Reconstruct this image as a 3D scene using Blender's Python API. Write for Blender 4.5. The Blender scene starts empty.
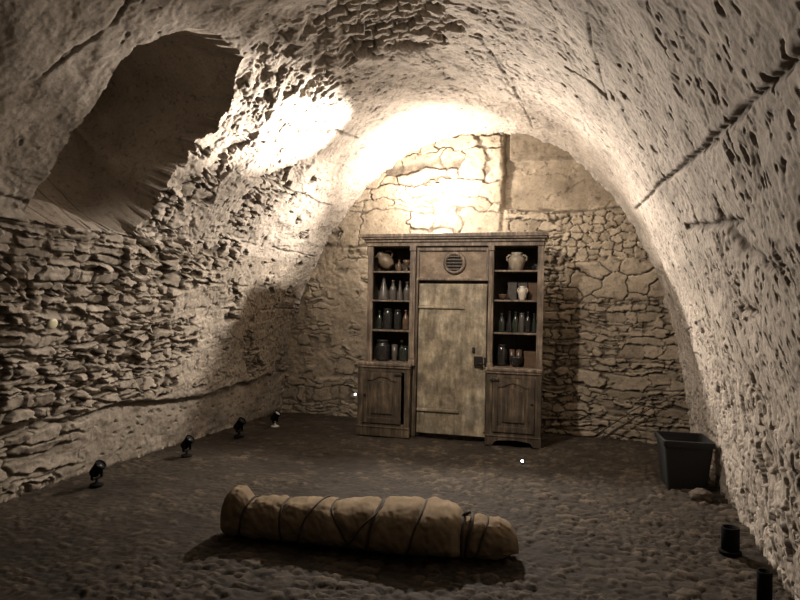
import bpy, bmesh, math, random
import numpy as np
from mathutils import Matrix, Vector

random.seed(7)
SC = bpy.context.scene
COL = SC.collection
PI = math.pi

# ------------------------------------------------------------------ camera
def make_camera():
    th, ro, pit = math.radians(18.5), math.radians(1.1), math.radians(0.38)
    R = Vector((math.cos(th), math.sin(th), 0)); F = Vector((-math.sin(th), math.cos(th), 0)); U = Vector((0, 0, 1))
    F2 = math.cos(pit)*F + math.sin(pit)*U; U2 = math.cos(pit)*U - math.sin(pit)*F
    R3 = math.cos(ro)*R + math.sin(ro)*U2; U3 = math.cos(ro)*U2 - math.sin(ro)*R
    cd = bpy.data.cameras.new('camera'); cd.sensor_width = 36; cd.lens = 36*600/800; cd.clip_start = .05
    c = bpy.data.objects.new('camera', cd); COL.objects.link(c)
    m = Matrix((R3, U3, -F2)).transposed().to_4x4(); m.translation = (0, 0, 1.45)
    c.matrix_world = m
    SC.camera = c
make_camera()

# ------------------------------------------------------------------ world, lamps, exposure
W = bpy.data.worlds.new('world'); SC.world = W; W.use_nodes = True
W.node_tree.nodes['Background'].inputs[0].default_value = (1.0, .84, .66, 1)
W.node_tree.nodes['Background'].inputs[1].default_value = 0.010
vs = SC.view_settings
SC.display_settings.display_device = 'sRGB'
vs.view_transform = 'Standard'; vs.look = 'None'; vs.gamma = 1; vs.exposure = 0.2; vs.use_curve_mapping = False
WARM = (1.0, .89, .79)
def lamp(kind, name, loc, energy, color=WARM, radius=.05, aim=None, angle=60, blend=.5):
    l = bpy.data.lights.new(name, kind); l.energy = energy; l.color = color; l.shadow_soft_size = radius
    o = bpy.data.objects.new(name, l); COL.objects.link(o); o.location = loc
    if kind == 'SPOT':
        l.spot_size = math.radians(angle); l.spot_blend = blend
        o.rotation_euler = (Vector(aim)-Vector(loc)).to_track_quat('-Z', 'Y').to_euler()
    return o
lamp('POINT', 'cupboard_top_lamp', (-1.80, 6.40, 2.58), 100, radius=.05)
lamp('SPOT', 'arch_spot', (-1.80, 6.42, 2.58), 140, aim=(-2.1, 7.0, 3.5), angle=150, blend=.8, radius=.05)
lamp('SPOT', 'left_flood', (-1.82, 6.38, 2.58), 260, aim=(-3.8, 5.2, 1.6), angle=92, blend=.8, radius=.05)
lamp('SPOT', 'room_flood', (-1.78, 6.38, 2.58), 560, aim=(.5, 2.8, .7), angle=140, blend=1., radius=.05)
lamp('SPOT', 'vault_spot', (-1.80, 6.38, 2.55), 2200, aim=(-2.78, 4.62, 3.12), angle=38, blend=1., radius=.04)
lamp('SPOT', 'left_wall_spot', (-1.80, 3.74, 3.36), 105, aim=(-3.95, 4.4, .35), angle=56, blend=.6, radius=.05)
lamp('SPOT', 'crown_spot', (-1.78, 3.78, 3.36), 350, aim=(-1.1, 6.5, 1.5), angle=92, blend=.9, radius=.05)

# ------------------------------------------------------------------ noise toolbox
def _h(ix, iy, seed):
    x = ix.astype(np.int64).astype(np.uint32); y = iy.astype(np.int64).astype(np.uint32)
    h = x*np.uint32(374761393) + y*np.uint32(668265263) + np.uint32((seed*1274126177) & 0xffffffff)
    h = (h ^ (h >> np.uint32(13)))*np.uint32(1274126177)
    h = (h ^ (h >> np.uint32(16)))*np.uint32(2246822519)
    return h ^ (h >> np.uint32(15))
def rnd(ix, iy, seed):
    return (_h(ix, iy, seed) & np.uint32(0xffffff)).astype(np.float64)/16777215.
def perlin(u, v, seed):
    iu = np.floor(u); iv = np.floor(v); fu = u-iu; fv = v-iv
    a = fu*fu*fu*(fu*(fu*6-15)+10); b = fv*fv*fv*(fv*(fv*6-15)+10)
    def g(di, dj):
        an = rnd(iu+di, iv+dj, seed)*2*PI
        return np.cos(an)*(fu-di) + np.sin(an)*(fv-dj)
    return ((g(0, 0)*(1-a)+g(1, 0)*a)*(1-b) + (g(0, 1)*(1-a)+g(1, 1)*a)*b)*1.5
def fbm(u, v, seed, oc=4, gain=.5):
    r = 0; amp = 1; f = 1.
    for o in range(oc):
        r = r + amp*perlin(u*f, v*f, seed+o*17); amp *= gain; f *= 2.03
    return r
def sst(a, b, x):
    t = np.clip((x-a)/(b-a), 0, 1); return t*t*(3-2*t)
def vor(u, v, seed, jit=.85):
    iu = np.floor(u); iv = np.floor(v)
    f1 = np.full(u.shape, 9.); f2 = f1.copy()
    dx1 = np.zeros(u.shape); dy1 = dx1.copy(); ci = dx1.copy(); cj = dx1.copy()
    for di in (-1, 0, 1):
        for dj in (-1, 0, 1):
            a = iu+di; b = iv+dj
            dx = a+.5+(rnd(a, b, seed)-.5)*jit-u; dy = b+.5+(rnd(a, b, seed+5)-.5)*jit-v
            d = np.sqrt(dx*dx+dy*dy)
            near = d < f1
            f2 = np.where(near, f1, np.minimum(f2, d))
            f1 = np.where(near, d, f1)
            dx1 = np.where(near, dx, dx1); dy1 = np.where(near, dy, dy1)
            ci = np.where(near, a, ci); cj = np.where(near, b, cj)
    return f1, f2, dx1, dy1, ci, cj
def rubble(u, v, su, sv, seed, warp=.25, joint=.16, tilt=.5, var=.6):
    """stones about su by sv: returns height 0..1.4, joint mask 0..1, a random number per stone"""
    wu = u/su + warp*fbm(u/su*1.3, v/sv*1.3, seed+31, 3); wv = v/sv + warp*fbm(u/su*1.3+9, v/sv*1.3, seed+32, 3)
    f1, f2, dx, dy, ci, cj = vor(wu, wv, seed)
    e = f2-f1
    r1 = rnd(ci, cj, seed+40); r2 = rnd(ci, cj, seed+41)-.5; r3 = rnd(ci, cj, seed+42)-.5
    body = sst(.02, joint, e)
    h = body*(1-var + var*r1 + tilt*(r2*dx+r3*dy)*1.6)
    return h, 1-sst(.02, joint*.8, e), r1
def bricks(u, v, bu, bv, seed, joint=.12):
    row = np.floor(v/bv); uu = u/bu + .5*(row % 2) + .25*rnd(row, row*0, seed)
    c = np.floor(uu); fu = uu-c; fv = v/bv-row
    e = np.minimum(np.minimum(fu, 1-fu)*bu/bv, np.minimum(fv, 1-fv))
    r = rnd(c, row, seed+3); r2 = rnd(c, row, seed+4)-.5
    return sst(.03, joint+.1, e)*(.25+.75*r + r2*(fu-.5)), 1-sst(.03, joint, e), r
def ridge(u, v, seed, oc=4):
    r = 0; amp = 1; f = 1.
    for o in range(oc):
        r = r + amp*(1-2*np.abs(perlin(u*f, v*f, seed+o*13))); amp *= .55; f *= 2.07
    return r*.45
def courses(u, v, bu, bv, seed, joint=.012, wob=.35, var=.7, tilt=.6):
    """rough masonry in courses of uneven height and uneven stones; joint in metres"""
    n1 = fbm(u/bu*.5, v/bv*.35, seed+1, 3); n2 = fbm(u/bu*2.2, v/bv*1.6, seed+2, 3)
    vv = v/bv + wob*n1 + .16*n2; vv = vv + .28*np.sin(vv*2.1+seed) + .1*np.sin(vv*4.7)
    row = np.floor(vv); fv = vv-row
    rs = rnd(row, row*0+3, seed); k = .7+.8*rnd(row, row*0+5, seed)
    uu = u/bu*k + 7*rs + .22*fbm(u/bu*1.7+row*3.3, v/bv*1.2, seed+6, 3); uu = uu + .30*np.sin(uu*2.3+6*rs)
    c = np.floor(uu); fu = uu-c
    r = rnd(c, row, seed+7); r2 = rnd(c, row, seed+8)-.5; r3 = rnd(c, row, seed+9)-.5
    # some stones are two courses split, some split again
    split = rnd(c, row, seed+10) > .66
    f2 = np.where(split, (fv*2) % 1, fv); half = np.where(split, np.floor(fv*2), 0)
    r = np.where(split, (r+.37*half) % 1, r)
    ev = np.minimum(f2, 1-f2)*bv*np.where(split, .5, 1.); eu = np.minimum(fu, 1-fu)*bu/k
    e = np.minimum(ev, eu) - .12*np.exp(-(ev/.02)**2-(eu/.02)**2)*.1 + .006*n2
    body = sst(.0, joint*.95, e)
    h = body*(1-var+var*r + tilt*(r2*(fu-.5)+r3*(fv-.5)))
    return h, 1-sst(.001, joint*1.1, e), r
def pits(u, v, su, sv, seed, part, ecc=1., rad=.34):
    """scattered ragged holes, one chance per cell"""
    wu = u/su + .25*fbm(u/su*2.1, v/sv*2.1, seed+1, 2); wv = v/sv + .25*fbm(u/su*2.1+5, v/sv*2.1, seed+2, 2)
    f1, f2, dx, dy, ci, cj = vor(wu, wv, seed, .7)
    p = rnd(ci, cj, seed+3); sz = rad*(.35+.65*rnd(ci, cj, seed+4))
    return sst(sz, sz*.62, np.hypot(dx, dy*ecc))*(p < part)
def polydist(a, b, pts):
    d = np.full(a.shape, 9.)
    for (x0, y0), (x1, y1) in zip(pts[:-1], pts[1:]):
        vx, vy = x1-x0, y1-y0; L = vx*vx+vy*vy+1e-9
        t = np.clip(((a-x0)*vx+(b-y0)*vy)/L, 0, 1)
        d = np.minimum(d, np.hypot(a-x0-t*vx, b-y0-t*vy))
    return d

# ------------------------------------------------------------------ materials
def mat(name):
    m = bpy.data.materials.new(name); m.use_nodes = True
    nt = m.node_tree; b = nt.nodes['Principled BSDF']
    return m, nt, b
def N(nt, t, **kw):
    n = nt.nodes.new(t)
    for k, v in kw.items():
        if k in n.inputs.keys(): n.inputs[k].default_value = v
        else: setattr(n, k, v)
    return n
def mixc(nt, fac, a, b, mode='MIX'):
    n = nt.nodes.new('ShaderNodeMix'); n.data_type = 'RGBA'; n.blend_type = mode
    for sock, val in ((n.inputs[0], fac), (n.inputs[6], a), (n.inputs[7], b)):
        if hasattr(val, 'node'): nt.links.new(val, sock)
        elif isinstance(val, (int, float)): sock.default_value = val
        else: sock.default_value = (*val, 1) if len(val) == 3 else val
    return n.outputs[2]
def ramp(nt, src, stops):
    r = nt.nodes.new('ShaderNodeValToRGB'); e = r.color_ramp.elements
    while len(e) < len(stops): e.new(.5)
    for el, (p, c) in zip(e, stops):
        el.position = p; el.color = (*c, 1) if not isinstance(c, (int, float)) else (c, c, c, 1)
    nt.links.new(src, r.inputs[0]); return r.outputs[0]
def stone_mat(name, dark, light, joint, bump=.35, rough=.92, fine=45, speck=.85):
    """stone whose tint and joint attributes come with the mesh; the grain and stains are noise"""
    m, nt, b = mat(name)
    tc = N(nt, 'ShaderNodeTexCoord')
    at = N(nt, 'ShaderNodeAttribute', attribute_name='tint'); aj = N(nt, 'ShaderNodeAttribute', attribute_name='joint')
    n1 = N(nt, 'ShaderNodeTexNoise', Scale=2.2, Detail=6.0, Roughness=.65); nt.links.new(tc.outputs['Object'], n1.inputs['Vector'])
    n2 = N(nt, 'ShaderNodeTexNoise', Scale=fine, Detail=5.0, Roughness=.7); nt.links.new(tc.outputs['Object'], n2.inputs['Vector'])
    base = mixc(nt, at.outputs['Fac'], dark, light)
    st = ramp(nt, n1.outputs['Fac'], [(.32, .72), (.62, 1.0)])
    base = mixc(nt, 1.0, base, st, 'MULTIPLY')
    gr = ramp(nt, n2.outputs['Fac'], [(.3, .72), (.65, 1.08)])
    base = mixc(nt, .8, base, gr, 'MULTIPLY')
    n3 = N(nt, 'ShaderNodeTexNoise', Scale=fine*.42, Detail=6.0, Roughness=.75); nt.links.new(tc.outputs['Object'], n3.inputs['Vector'])
    base = mixc(nt, speck, base, ramp(nt, n3.outputs['Fac'], [(.36, .42), (.45, .95), (.6, 1.0), (.72, 1.12)]), 'MULTIPLY')
    base = mixc(nt, aj.outputs['Fac'], base, joint)
    nt.links.new(base, b.inputs['Base Color']); b.inputs['Roughness'].default_value = rough
    b.inputs['Specular IOR Level'].default_value = .25
    bp = N(nt, 'ShaderNodeBump', Strength=bump, Distance=.008); nt.links.new(n2.outputs['Fac'], bp.inputs['Height'])
    nt.links.new(bp.outputs[0], b.inputs['Normal'])
    return m
def wood_mat(name, dark, mid, light, scale=(14, 14, 1.2), rough=.6, wear=.5, bump=.3):
    m, nt, b = mat(name)
    tc = N(nt, 'ShaderNodeTexCoord'); mp = N(nt, 'ShaderNodeMapping'); mp.inputs['Scale'].default_value = scale
    nt.links.new(tc.outputs['Object'], mp.inputs['Vector'])
    n1 = N(nt, 'ShaderNodeTexNoise', Scale=2.0, Detail=8.0, Roughness=.7); nt.links.new(mp.outputs[0], n1.inputs['Vector'])
    n2 = N(nt, 'ShaderNodeTexNoise', Scale=5.0, Detail=6.0, Roughness=.7); nt.links.new(tc.outputs['Object'], n2.inputs['Vector'])
    c = ramp(nt, n1.outputs['Fac'], [(.32, dark), (.52, mid), (.7, light)])
    w = ramp(nt, n2.outputs['Fac'], [(.42, 1-wear), (.62, 1.0)])
    c = mixc(nt, 1.0, c, w, 'MULTIPLY')
    nt.links.new(c, b.inputs['Base Color']); b.inputs['Roughness'].default_value = rough
    bp = N(nt, 'ShaderNodeBump', Strength=bump, Distance=.01); nt.links.new(n1.outputs['Fac'], bp.inputs['Height'])
    nt.links.new(bp.outputs[0], b.inputs['Normal'])
    return m
def plain_mat(name, col, rough=.5, metal=0., var=.25, scale=30, emit=None, spec=None):
    m, nt, b = mat(name)
    tc = N(nt, 'ShaderNodeTexCoord')
    n = N(nt, 'ShaderNodeTexNoise', Scale=scale, Detail=4.0); nt.links.new(tc.outputs['Object'], n.inputs['Vector'])
    v = ramp(nt, n.outputs['Fac'], [(.3, 1-var), (.7, 1.0)])
    c = mixc(nt, 1.0, col, v, 'MULTIPLY')
    nt.links.new(c, b.inputs['Base Color']); b.inputs['Roughness'].default_value = rough; b.inputs['Metallic'].default_value = metal
    if spec is not None: b.inputs['Specular IOR Level'].default_value = spec
    if emit:
        b.inputs['Emission Color'].default_value = (*emit[0], 1); b.inputs['Emission Strength'].default_value = emit[1]
    return m

M_VAULT = stone_mat('vault_plaster_stone', (.27, .235, .19), (.60, .53, .452), (.085, .072, .057))
M_LEFT = stone_mat('rubble_stone', (.21, .178, .135), (.48, .418, .345), (.075, .062, .046))
M_BACK = stone_mat('end_wall_stone', (.19, .152, .105), (.43, .355, .26), (.055, .043, .032))
M_NICHE = stone_mat('niche_plaster', (.27, .225, .18), (.42, .36, .295), (.06, .05, .04), bump=.2)
M_FLOOR = stone_mat('earth_and_cobble', (.026, .0195, .013), (.120, .092, .063), (.018, .015, .011), bump=.5, rough=.85, fine=60)

# ------------------------------------------------------------------ grid meshes
def grid_object(name, P, tint, joint, keep, m, kind='structure'):
    """P is (a, b, 3); keep is a mask of quads (a-1, b-1)"""
    na, nb = P.shape[:2]
    idx = np.arange(na*nb).reshape(na, nb)
    q = np.stack([idx[:-1, :-1], idx[:-1, 1:], idx[1:, 1:], idx[1:, :-1]], -1)[keep]
    used = np.unique(q); rem = np.full(na*nb, -1); rem[used] = np.arange(len(used))
    q = rem[q]; co = P.reshape(-1, 3)[used]
    me = bpy.data.meshes.new(name)
    me.vertices.add(len(co)); me.vertices.foreach_set('co', co.ravel())
    me.loops.add(q.size); me.loops.foreach_set('vertex_index', q.ravel().astype(np.int32))
    me.polygons.add(len(q)); me.polygons.foreach_set('loop_start', np.arange(0, q.size, 4, dtype=np.int32))
    me.update(calc_edges=True)
    me.polygons.foreach_set('use_smooth', np.ones(len(q), dtype=bool))
    for nm, arr in (('tint', tint), ('joint', joint)):
        a = me.attributes.new(nm, 'FLOAT', 'POINT'); a.data.foreach_set('value', np.ascontiguousarray(np.clip(arr, 0, 1).reshape(-1)[used]).astype(np.float32))
    me.materials.append(m)
    o = bpy.data.objects.new(name, me); COL.objects.link(o)
    if kind: o['kind'] = kind
    return o

PROFILE = [(-4.0, 0), (-3.99, .14), (-3.93, .94), (-3.77, 1.48), (-3.52, 2.07), (-3.15, 2.58), (-2.74, 3.02), (-2.41, 3.28), (-2.03, 3.45), (-1.53, 3.54),
           (-1.17, 3.53), (-.7, 3.41), (-.31, 3.19), (.08, 2.80), (.4, 2.26), (.61, 1.77), (.80, 1.12), (.90, .59), (.95, 0)]
def profile_curve(step):
    p = np.array(PROFILE); s = np.r_[0, np.cumsum(np.hypot(*np.diff(p, axis=0).T))]
    t = np.linspace(0, s[-1], 4000)
    x = np.interp(t, s, p[:, 0]); z = np.interp(t, s, p[:, 1])
    k = np.hanning(401); k /= k.sum()                       # smooth the corners of the polyline
    def sm(v):
        e = np.r_[2*v[0]-v[200:0:-1], v, 2*v[-1]-v[-2:-202:-1]]
        return np.convolve(e, k, 'valid')
    x, z = sm(x), sm(z)
    L = np.r_[0, np.cumsum(np.hypot(np.diff(x), np.diff(z)))]
    tt = np.arange(0, L[-1], step)
    x = np.interp(tt, L, x); z = np.interp(tt, L, z)
    tx = np.gradient(x); tz = np.gradient(z); n = np.hypot(tx, tz)
    return tt, x, z, tz/n, -tx/n                             # inward normal
BACK_Y = 7.10
S_, X_, Z_, NX_, NZ_ = profile_curve(.008)

def vault():
    ys = np.r_[np.arange(-1.6, 1.5, .06), np.arange(1.5, 7.22, .0085)]
    s, y = np.meshgrid(S_, ys, indexing='ij')
    x0 = np.repeat(X_[:, None], len(ys), 1); z0 = np.repeat(Z_[:, None], len(ys), 1)
    SM = S_[-1]; left = x0 < -1.5
    w1 = fbm(s*1.7, y*1.7, 3, 3); w2 = fbm(s*5, y*5, 4, 3)
    # plaster
    right = sst(-.9, .1, x0); nl = left*sst(1.95, 2.25, z0)*sst(4.0, 3.2, y+.2*w1); calm = 1-.65*nl; rl_ = fbm(s*9, y*9, 19, 4)
    h = .028*fbm(s*.8, y*.8, 11, 3) + .006*fbm(s*3.5, y*3.5, 12, 2) + calm*(.0035-.0015*right)*rl_ + .0022*fbm(s*26, y*26, 13, 2)
    tint = .60 + .26*fbm(s*1.1, y*1.1, 21, 4) + .16*fbm(s*9, y*9, 22, 4)
    joint = np.zeros_like(h)
    # thin slabs of plaster that flaked off: terrace edges
    fl = fbm(s*2.3+3, y*1.6, 14, 5); h += calm*(1-.55*right)*(.009*sst(-.012, .012, fl) + .008*sst(.24, .26, fl) - .009*sst(-.28, -.30, fl))
    fl2 = fbm(s*5+7, y*4, 17, 4); h += calm*(.005-.0025*right)*(sst(.10, .12, fl2) - sst(-.2, -.22, fl2))
    # pits and pockmarks, long along the arch
    dens = .07 + .18*right*sst(2.7, 1.5, z0) - .10*nl + .16*np.clip(fbm(s*.9, y*.9, 33, 3), -1, 1)
    p1 = pits(s, y, .15, .075, 15, dens, 1.0, .30); p2 = pits(s, y, .075, .042, 16, dens*1.5, 1.0, .34); p3 = pits(s+.3, y*1.1, .26, .12, 18, dens*.4, 1.2, .26)
    h -= .022*p1 + .013*p2 + .024*p3
    joint = np.maximum(joint, np.maximum(.55*p1, np.maximum(.45*p2, .5*p3)))
    # left rubble band
    zb = .50 + .04*np.sin(y*2.1) + .05*w1
    fade = np.clip(.95 - .9*sst(4.2, 5.5, y + .5*w1), 0, 1)
    patch = sst(.56, .60, fade + .34*fbm(s*2.2, y*1.5, 51, 3))
    band = left*sst(-.01, .02, z0-zb)*sst(2.0, 1.94, z0+.05*w1)
    rm = band*patch
    rh, rj, rr = courses(y, s, .19, .08, 61, .015, .34, .8, 1.0)
    rh2, rj2, rr2 = rubble(y, s, .16, .065, 66, warp=.25, joint=.15, tilt=.9, var=.75)
    pick = sst(.18, .22, fbm(s*1.6, y*1.1, 52, 3))
    rh = rh*(1-pick)+rh2*pick; rj = rj*(1-pick)+rj2*pick; rr = rr*(1-pick)+rr2*pick
    hr = -.060 + .090*rh + .004*ridge(s*13, y*8, 63, 5)+.005*fbm(s*9, y*9, 68, 4) + .03*w1
    tr = .25 + .45*rr + .25*fbm(s*6, y*6, 64, 3)
    # mortar still smeared over some of the stones
    sm = sst(.12, .3, fbm(s*1.9, y*1.3, 65, 4))*.75
    hr = hr*(1-.6*sm) + .6*sm*(.0+.01*fbm(s*8, y*6, 67, 3)); rj = rj*(1-.7*sm); tr = tr*(1-.5*sm)+.5*sm*.75
    h = h*(1-rm) + hr*rm; tint = tint*(1-rm)+tr*rm; joint = joint*(1-rm)+(.85*rj)*rm
    # stones showing through the plaster right of the niche and along the band's far part
    m2 = left*sst(.12, .18, fbm(s*2.4, y*2.0, 71, 4) + .30*sst(1.0, .2, np.hypot((y-4.45)/1.0, (z0-2.25)/.75)) - .22*sst(5.2, 6.0, y))*sst(3.0, 2.7, z0)*sst(.5, .6, z0)*sst(3.75, 3.95, y)*(1-rm)
    qh, qj, qr = courses(y, s, .17, .085, 73, .016, .6, .9, 1.)
    h = h*(1-m2) + (-.045+.075*qh+.007*ridge(s*15, y*11, 74, 4))*m2; joint = joint*(1-m2)+.8*qj*m2; tint = tint*(1-.6*m2)+.6*m2*(.35+.5*qr)
    # foot of the left wall: crumbling plaster, flat stones towards the front
    low = left*sst(.0, -.03, z0-zb)
    bh, bj, br = courses(y, s, .30, .12, 81, .018, .5, .6, .7)
    near = sst(4.0, 3.4, y+.3*w1)
    hl = -.025 + .022*fbm(s*3, y*3, 82, 5) + .008*ridge(s*9, y*6, 83, 4) + near*(.045*bh-.025)
    lp = pits(y, s, .10, .05, 87, .30, 1., .38); hl = hl - .014*lp*(1-near)
    h = h*(1-low)+hl*low; tint = tint*(1-low) + low*(.42+.25*fbm(s*3, y*3, 84, 4)+near*.25*(br-.5)); joint = joint*(1-low)+low*np.maximum(near*.7*bj, .4*lp*(1-near))
    # undercut below the band, its shadow also painted in as joint colour
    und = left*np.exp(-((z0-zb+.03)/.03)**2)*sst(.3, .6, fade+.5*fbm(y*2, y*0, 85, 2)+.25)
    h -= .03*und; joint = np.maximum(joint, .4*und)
    # course lines in the plaster of the far left wall
    for zc, y0, y1 in ((1.36, 4.9, 7.2), (1.62, 4.5, 6.2), (2.05, 4.9, 7.2), (2.62, 4.4, 6.9)):
        ln = left*np.exp(-((z0-zc-.02*fbm(y*2, y*0, 86, 3))/.009)**2)*sst(y0, y0+.2, y)*sst(y1, y1-.2, y)*sst(-.25, 0, fbm(y*2.5, y*0+zc, 88, 2))
        h -= .02*ln; joint = np.maximum(joint, .6*ln)
    # right wall: flaky upright slivers low down
    rl = (~left)*sst(1.25, .75, z0+.25*w1)
    vh, vj, vr = rubble(y+.25*s, s, .085, .16, 91, warp=.25, joint=.14, tilt=1.3, var=.7)
    h = h + rl*(-.015+.024*vh + .005*fbm(s*8, y*13, 92, 4)); joint = np.maximum(joint, .55*vj*rl); tint = tint*(1-.5*rl)+.5*rl*(.35+.6*vr)
    fr = (~left)*sst(.12, .20, fbm(s*1.5, y*1.5, 93, 4)-.05)*sst(2.0, 1.5, z0)*(1-rl)
    h += fr*(-.012+.025*vh); joint = np.maximum(joint, .45*vj*fr)
    # seams and grooves on the right and the left haunch
    for pts, wd, dp in SEAMS:
        d = polydist(s, y, pts) + .012*w2 + .006*fbm(s*20, y*20, 95, 2)
        g = np.exp(-(d/wd)**2); h -= dp*g; joint = np.maximum(joint, .75*g)
    # bare brick in the crown where the plaster fell
    bx = np.hypot((x0+1.45)/.50, (y-4.15)/.52) + .35*fbm(s*2.6, y*2.6, 101, 4)
    bm_ = sst(1.0, .93, bx)
    kh, kj, kr = bricks(s+.02*w2, y+.03*w2, .15, .075, 103)
    hb = -.10 + .075*kh + .01*fbm(s*20, y*20, 104, 2)
    h = h*(1-bm_)+hb*bm_; joint = joint*(1-bm_)+.9*kj*bm_; tint = tint*(1-bm_)+(.15+.5*kr)*bm_
    # spalled plaster beside it
    sp = sst(1.0, .9, np.hypot((x0+2.25)/.42, (y-4.25)/.5)+.5*fbm(s*3, y*3, 105, 4))*(1-bm_)
    h += sp*(-.035+.03*fbm(s*5, y*5, 106, 3)+.025*sst(0, .05, fbm(s*4, y*4, 107, 4)))
    tint -= .25*sp
    # roughness of the near left haunch
    rg = left*sst(2.0, 2.3, z0); h += rg*(.002*fbm(s*6, y*6, 110, 4)+.010*fbm(s*2.5, y*2.5, 112, 3))
    # ragged edge at the end wall and the rim of the niche
    h += .02*sst(6.95, 7.1, y)*fbm(s*9, y*9, 111, 3)
    x = x0 + NX_[:, None]*h; z = z0 + NZ_[:, None]*h
    P = np.stack([x, y, z], -1)
    P[..., 2] = np.where(s < .02, np.minimum(P[..., 2], -.02), P[..., 2]); P[..., 2] = np.where(s > SM-.02, np.minimum(P[..., 2], -.02), P[..., 2])
    # niche opening
    rag = .045*fbm(s*5, y*5, 121, 3) ; rag2 = rag*sst(3.05, 2.85, z0) + sst(3.7, 3.9, y)*sst(3.0, 2.8, z0)*.09*fbm(s*6, y*4, 122, 3)
    top = 3.22 - .22*sst(3.3, 2.9, y)
    yl = 2.93 + .02*(z0-2)
    hole = left & (y > yl+rag*.5) & (y < 3.92 + .10*sst(2.2, 3.0, z0) - .26*sst(2.95, 3.2, z0) + rag2) & (z0 > 1.95+.25*rag) & (z0 < top+.4*rag)
    Hm = hole.astype(float)
    for _ in range(5):                                      # tidy the outline: every cell follows most of its neighbours
        Q = np.pad(Hm, 1, mode='edge'); Hm = (sum(Q[a:a+Hm.shape[0], b:b+Hm.shape[1]] for a in range(3) for b in range(3)) > 4.5).astype(float)
    hole = Hm > .5
    keep = ~hole[:-1, :-1]
    # one loop only: drop stray islands by keeping the quads of the biggest block
    zq = z0[:-1, :-1]; xq = x0[:-1, :-1]
    lw = (xq < -1.5) & (zq < 1.93); rw = (xq > -1.5) & (zq < 1.35)
    grid_object('wall_left', P, tint, joint, keep & lw, M_LEFT)
    grid_object('wall_right', P, tint, joint, keep & rw, M_VAULT)
    grid_object('ceiling', P, tint, joint, keep & ~lw & ~rw, M_VAULT)
    niche(P, ~keep)

def niche(P, hq):
    """the shaft behind the opening: its rim is the ragged edge of the hole, carried outwards"""
    nb = P.shape[1]; nxt = {}
    I, J = np.nonzero(hq); S = set(zip(I.tolist(), J.tolist()))
    for i, j in S:
        for (a, b), nbq in ((((i, j), (i, j+1)), (i-1, j)), (((i, j+1), (i+1, j+1)), (i, j+1)), (((i+1, j+1), (i+1, j)), (i+1, j)), (((i+1, j), (i, j)), (i, j-1))):
            if nbq not in S: nxt.setdefault(a, []).append(b)
    best = []
    while nxt:
        a = next(iter(nxt)); loop = []
        while a in nxt:
            b = nxt[a].pop()
            if not nxt[a]: del nxt[a]
            loop.append(a); a = b
        if len(loop) > len(best): best = loop
    rim = np.array([P[i, j] for i, j in best]); n = len(rim)
    c = rim.mean(0)
    K = 44; depth = 1.15
    u = np.linspace(0, 1, K)
    ring = np.arange(n)
    # the sill climbs outwards, the head and the jambs close in a little
    ft = np.fft.fft(rim, axis=0); ft[10:-9] = 0; smooth = np.fft.ifft(ft, axis=0).real
    G = np.zeros((n+1, K, 3)); T = np.zeros((n+1, K))
    for k, t in enumerate(u):
        e_ = sst(0, .14, np.array(t)); b = rim*(1-e_) + smooth*e_
        rel = b-c
        sill = sst(.0, -.5, rel[:, 2])
        q = b.copy()
        q[:, 0] = b[:, 0] - depth*t + (.25*t)*0
        q[:, 0] = q[:, 0]*(1-t) + (c[0]-depth-.05)*t
        q[:, 2] += (1.05*sill + .58*(1-sill))*t
        q[:, 1] += -rel[:, 1]*.12*t
        nz = .03*fbm(b[:, 1]*2+b[:, 2]*1.6, q[:, 0]*2.4, 131, 3)*sst(0, .2, np.array(t)) + .007*fbm(b[:, 1]*9+b[:, 2]*7, q[:, 0]*9, 132, 3)*sst(0, .1, np.array(t))
        dirn = rel*np.array([0, 1, 1]); dirn /= np.linalg.norm(dirn, axis=1)[:, None]+1e-6
        q += dirn*nz[:, None]
        # sill tint raised to stand in for light on it; flagstone joints follow
        G[:n, k] = q; T[:n, k] = .55+.3*fbm(q[:, 1]*3+q[:, 2]*3, q[:, 0]*3, 133, 3) + .5*sill
    G[n] = G[0]; T[n] = T[0]
    cap = np.concatenate([G[:, -1:], G[:, -1:]*0 + G[:n, -1].mean(0)], 1)
    Gc = np.concatenate([G] + [G[:, -1:]*(1-f)+cap[:, 1:]*f for f in (.25, .5, .75, 1.)], 1)
    Tc = np.concatenate([T] + [T[:, -1:]]*4, 1)
    J = np.zeros_like(Tc)
    yy, zz, xx = Gc[..., 1], Gc[..., 2], Gc[..., 0]
    sillm = (zz < 2.55) & (Tc > .8)
    for off in (3.16, 3.42, 3.66):
        J = np.maximum(J, np.exp(-((yy-off-.12*(xx+3.6))/.008)**2)*sillm)
    grid_object('wall_niche', Gc, Tc, J, np.ones((n, Gc.shape[1]-1), bool), M_NICHE)

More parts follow.
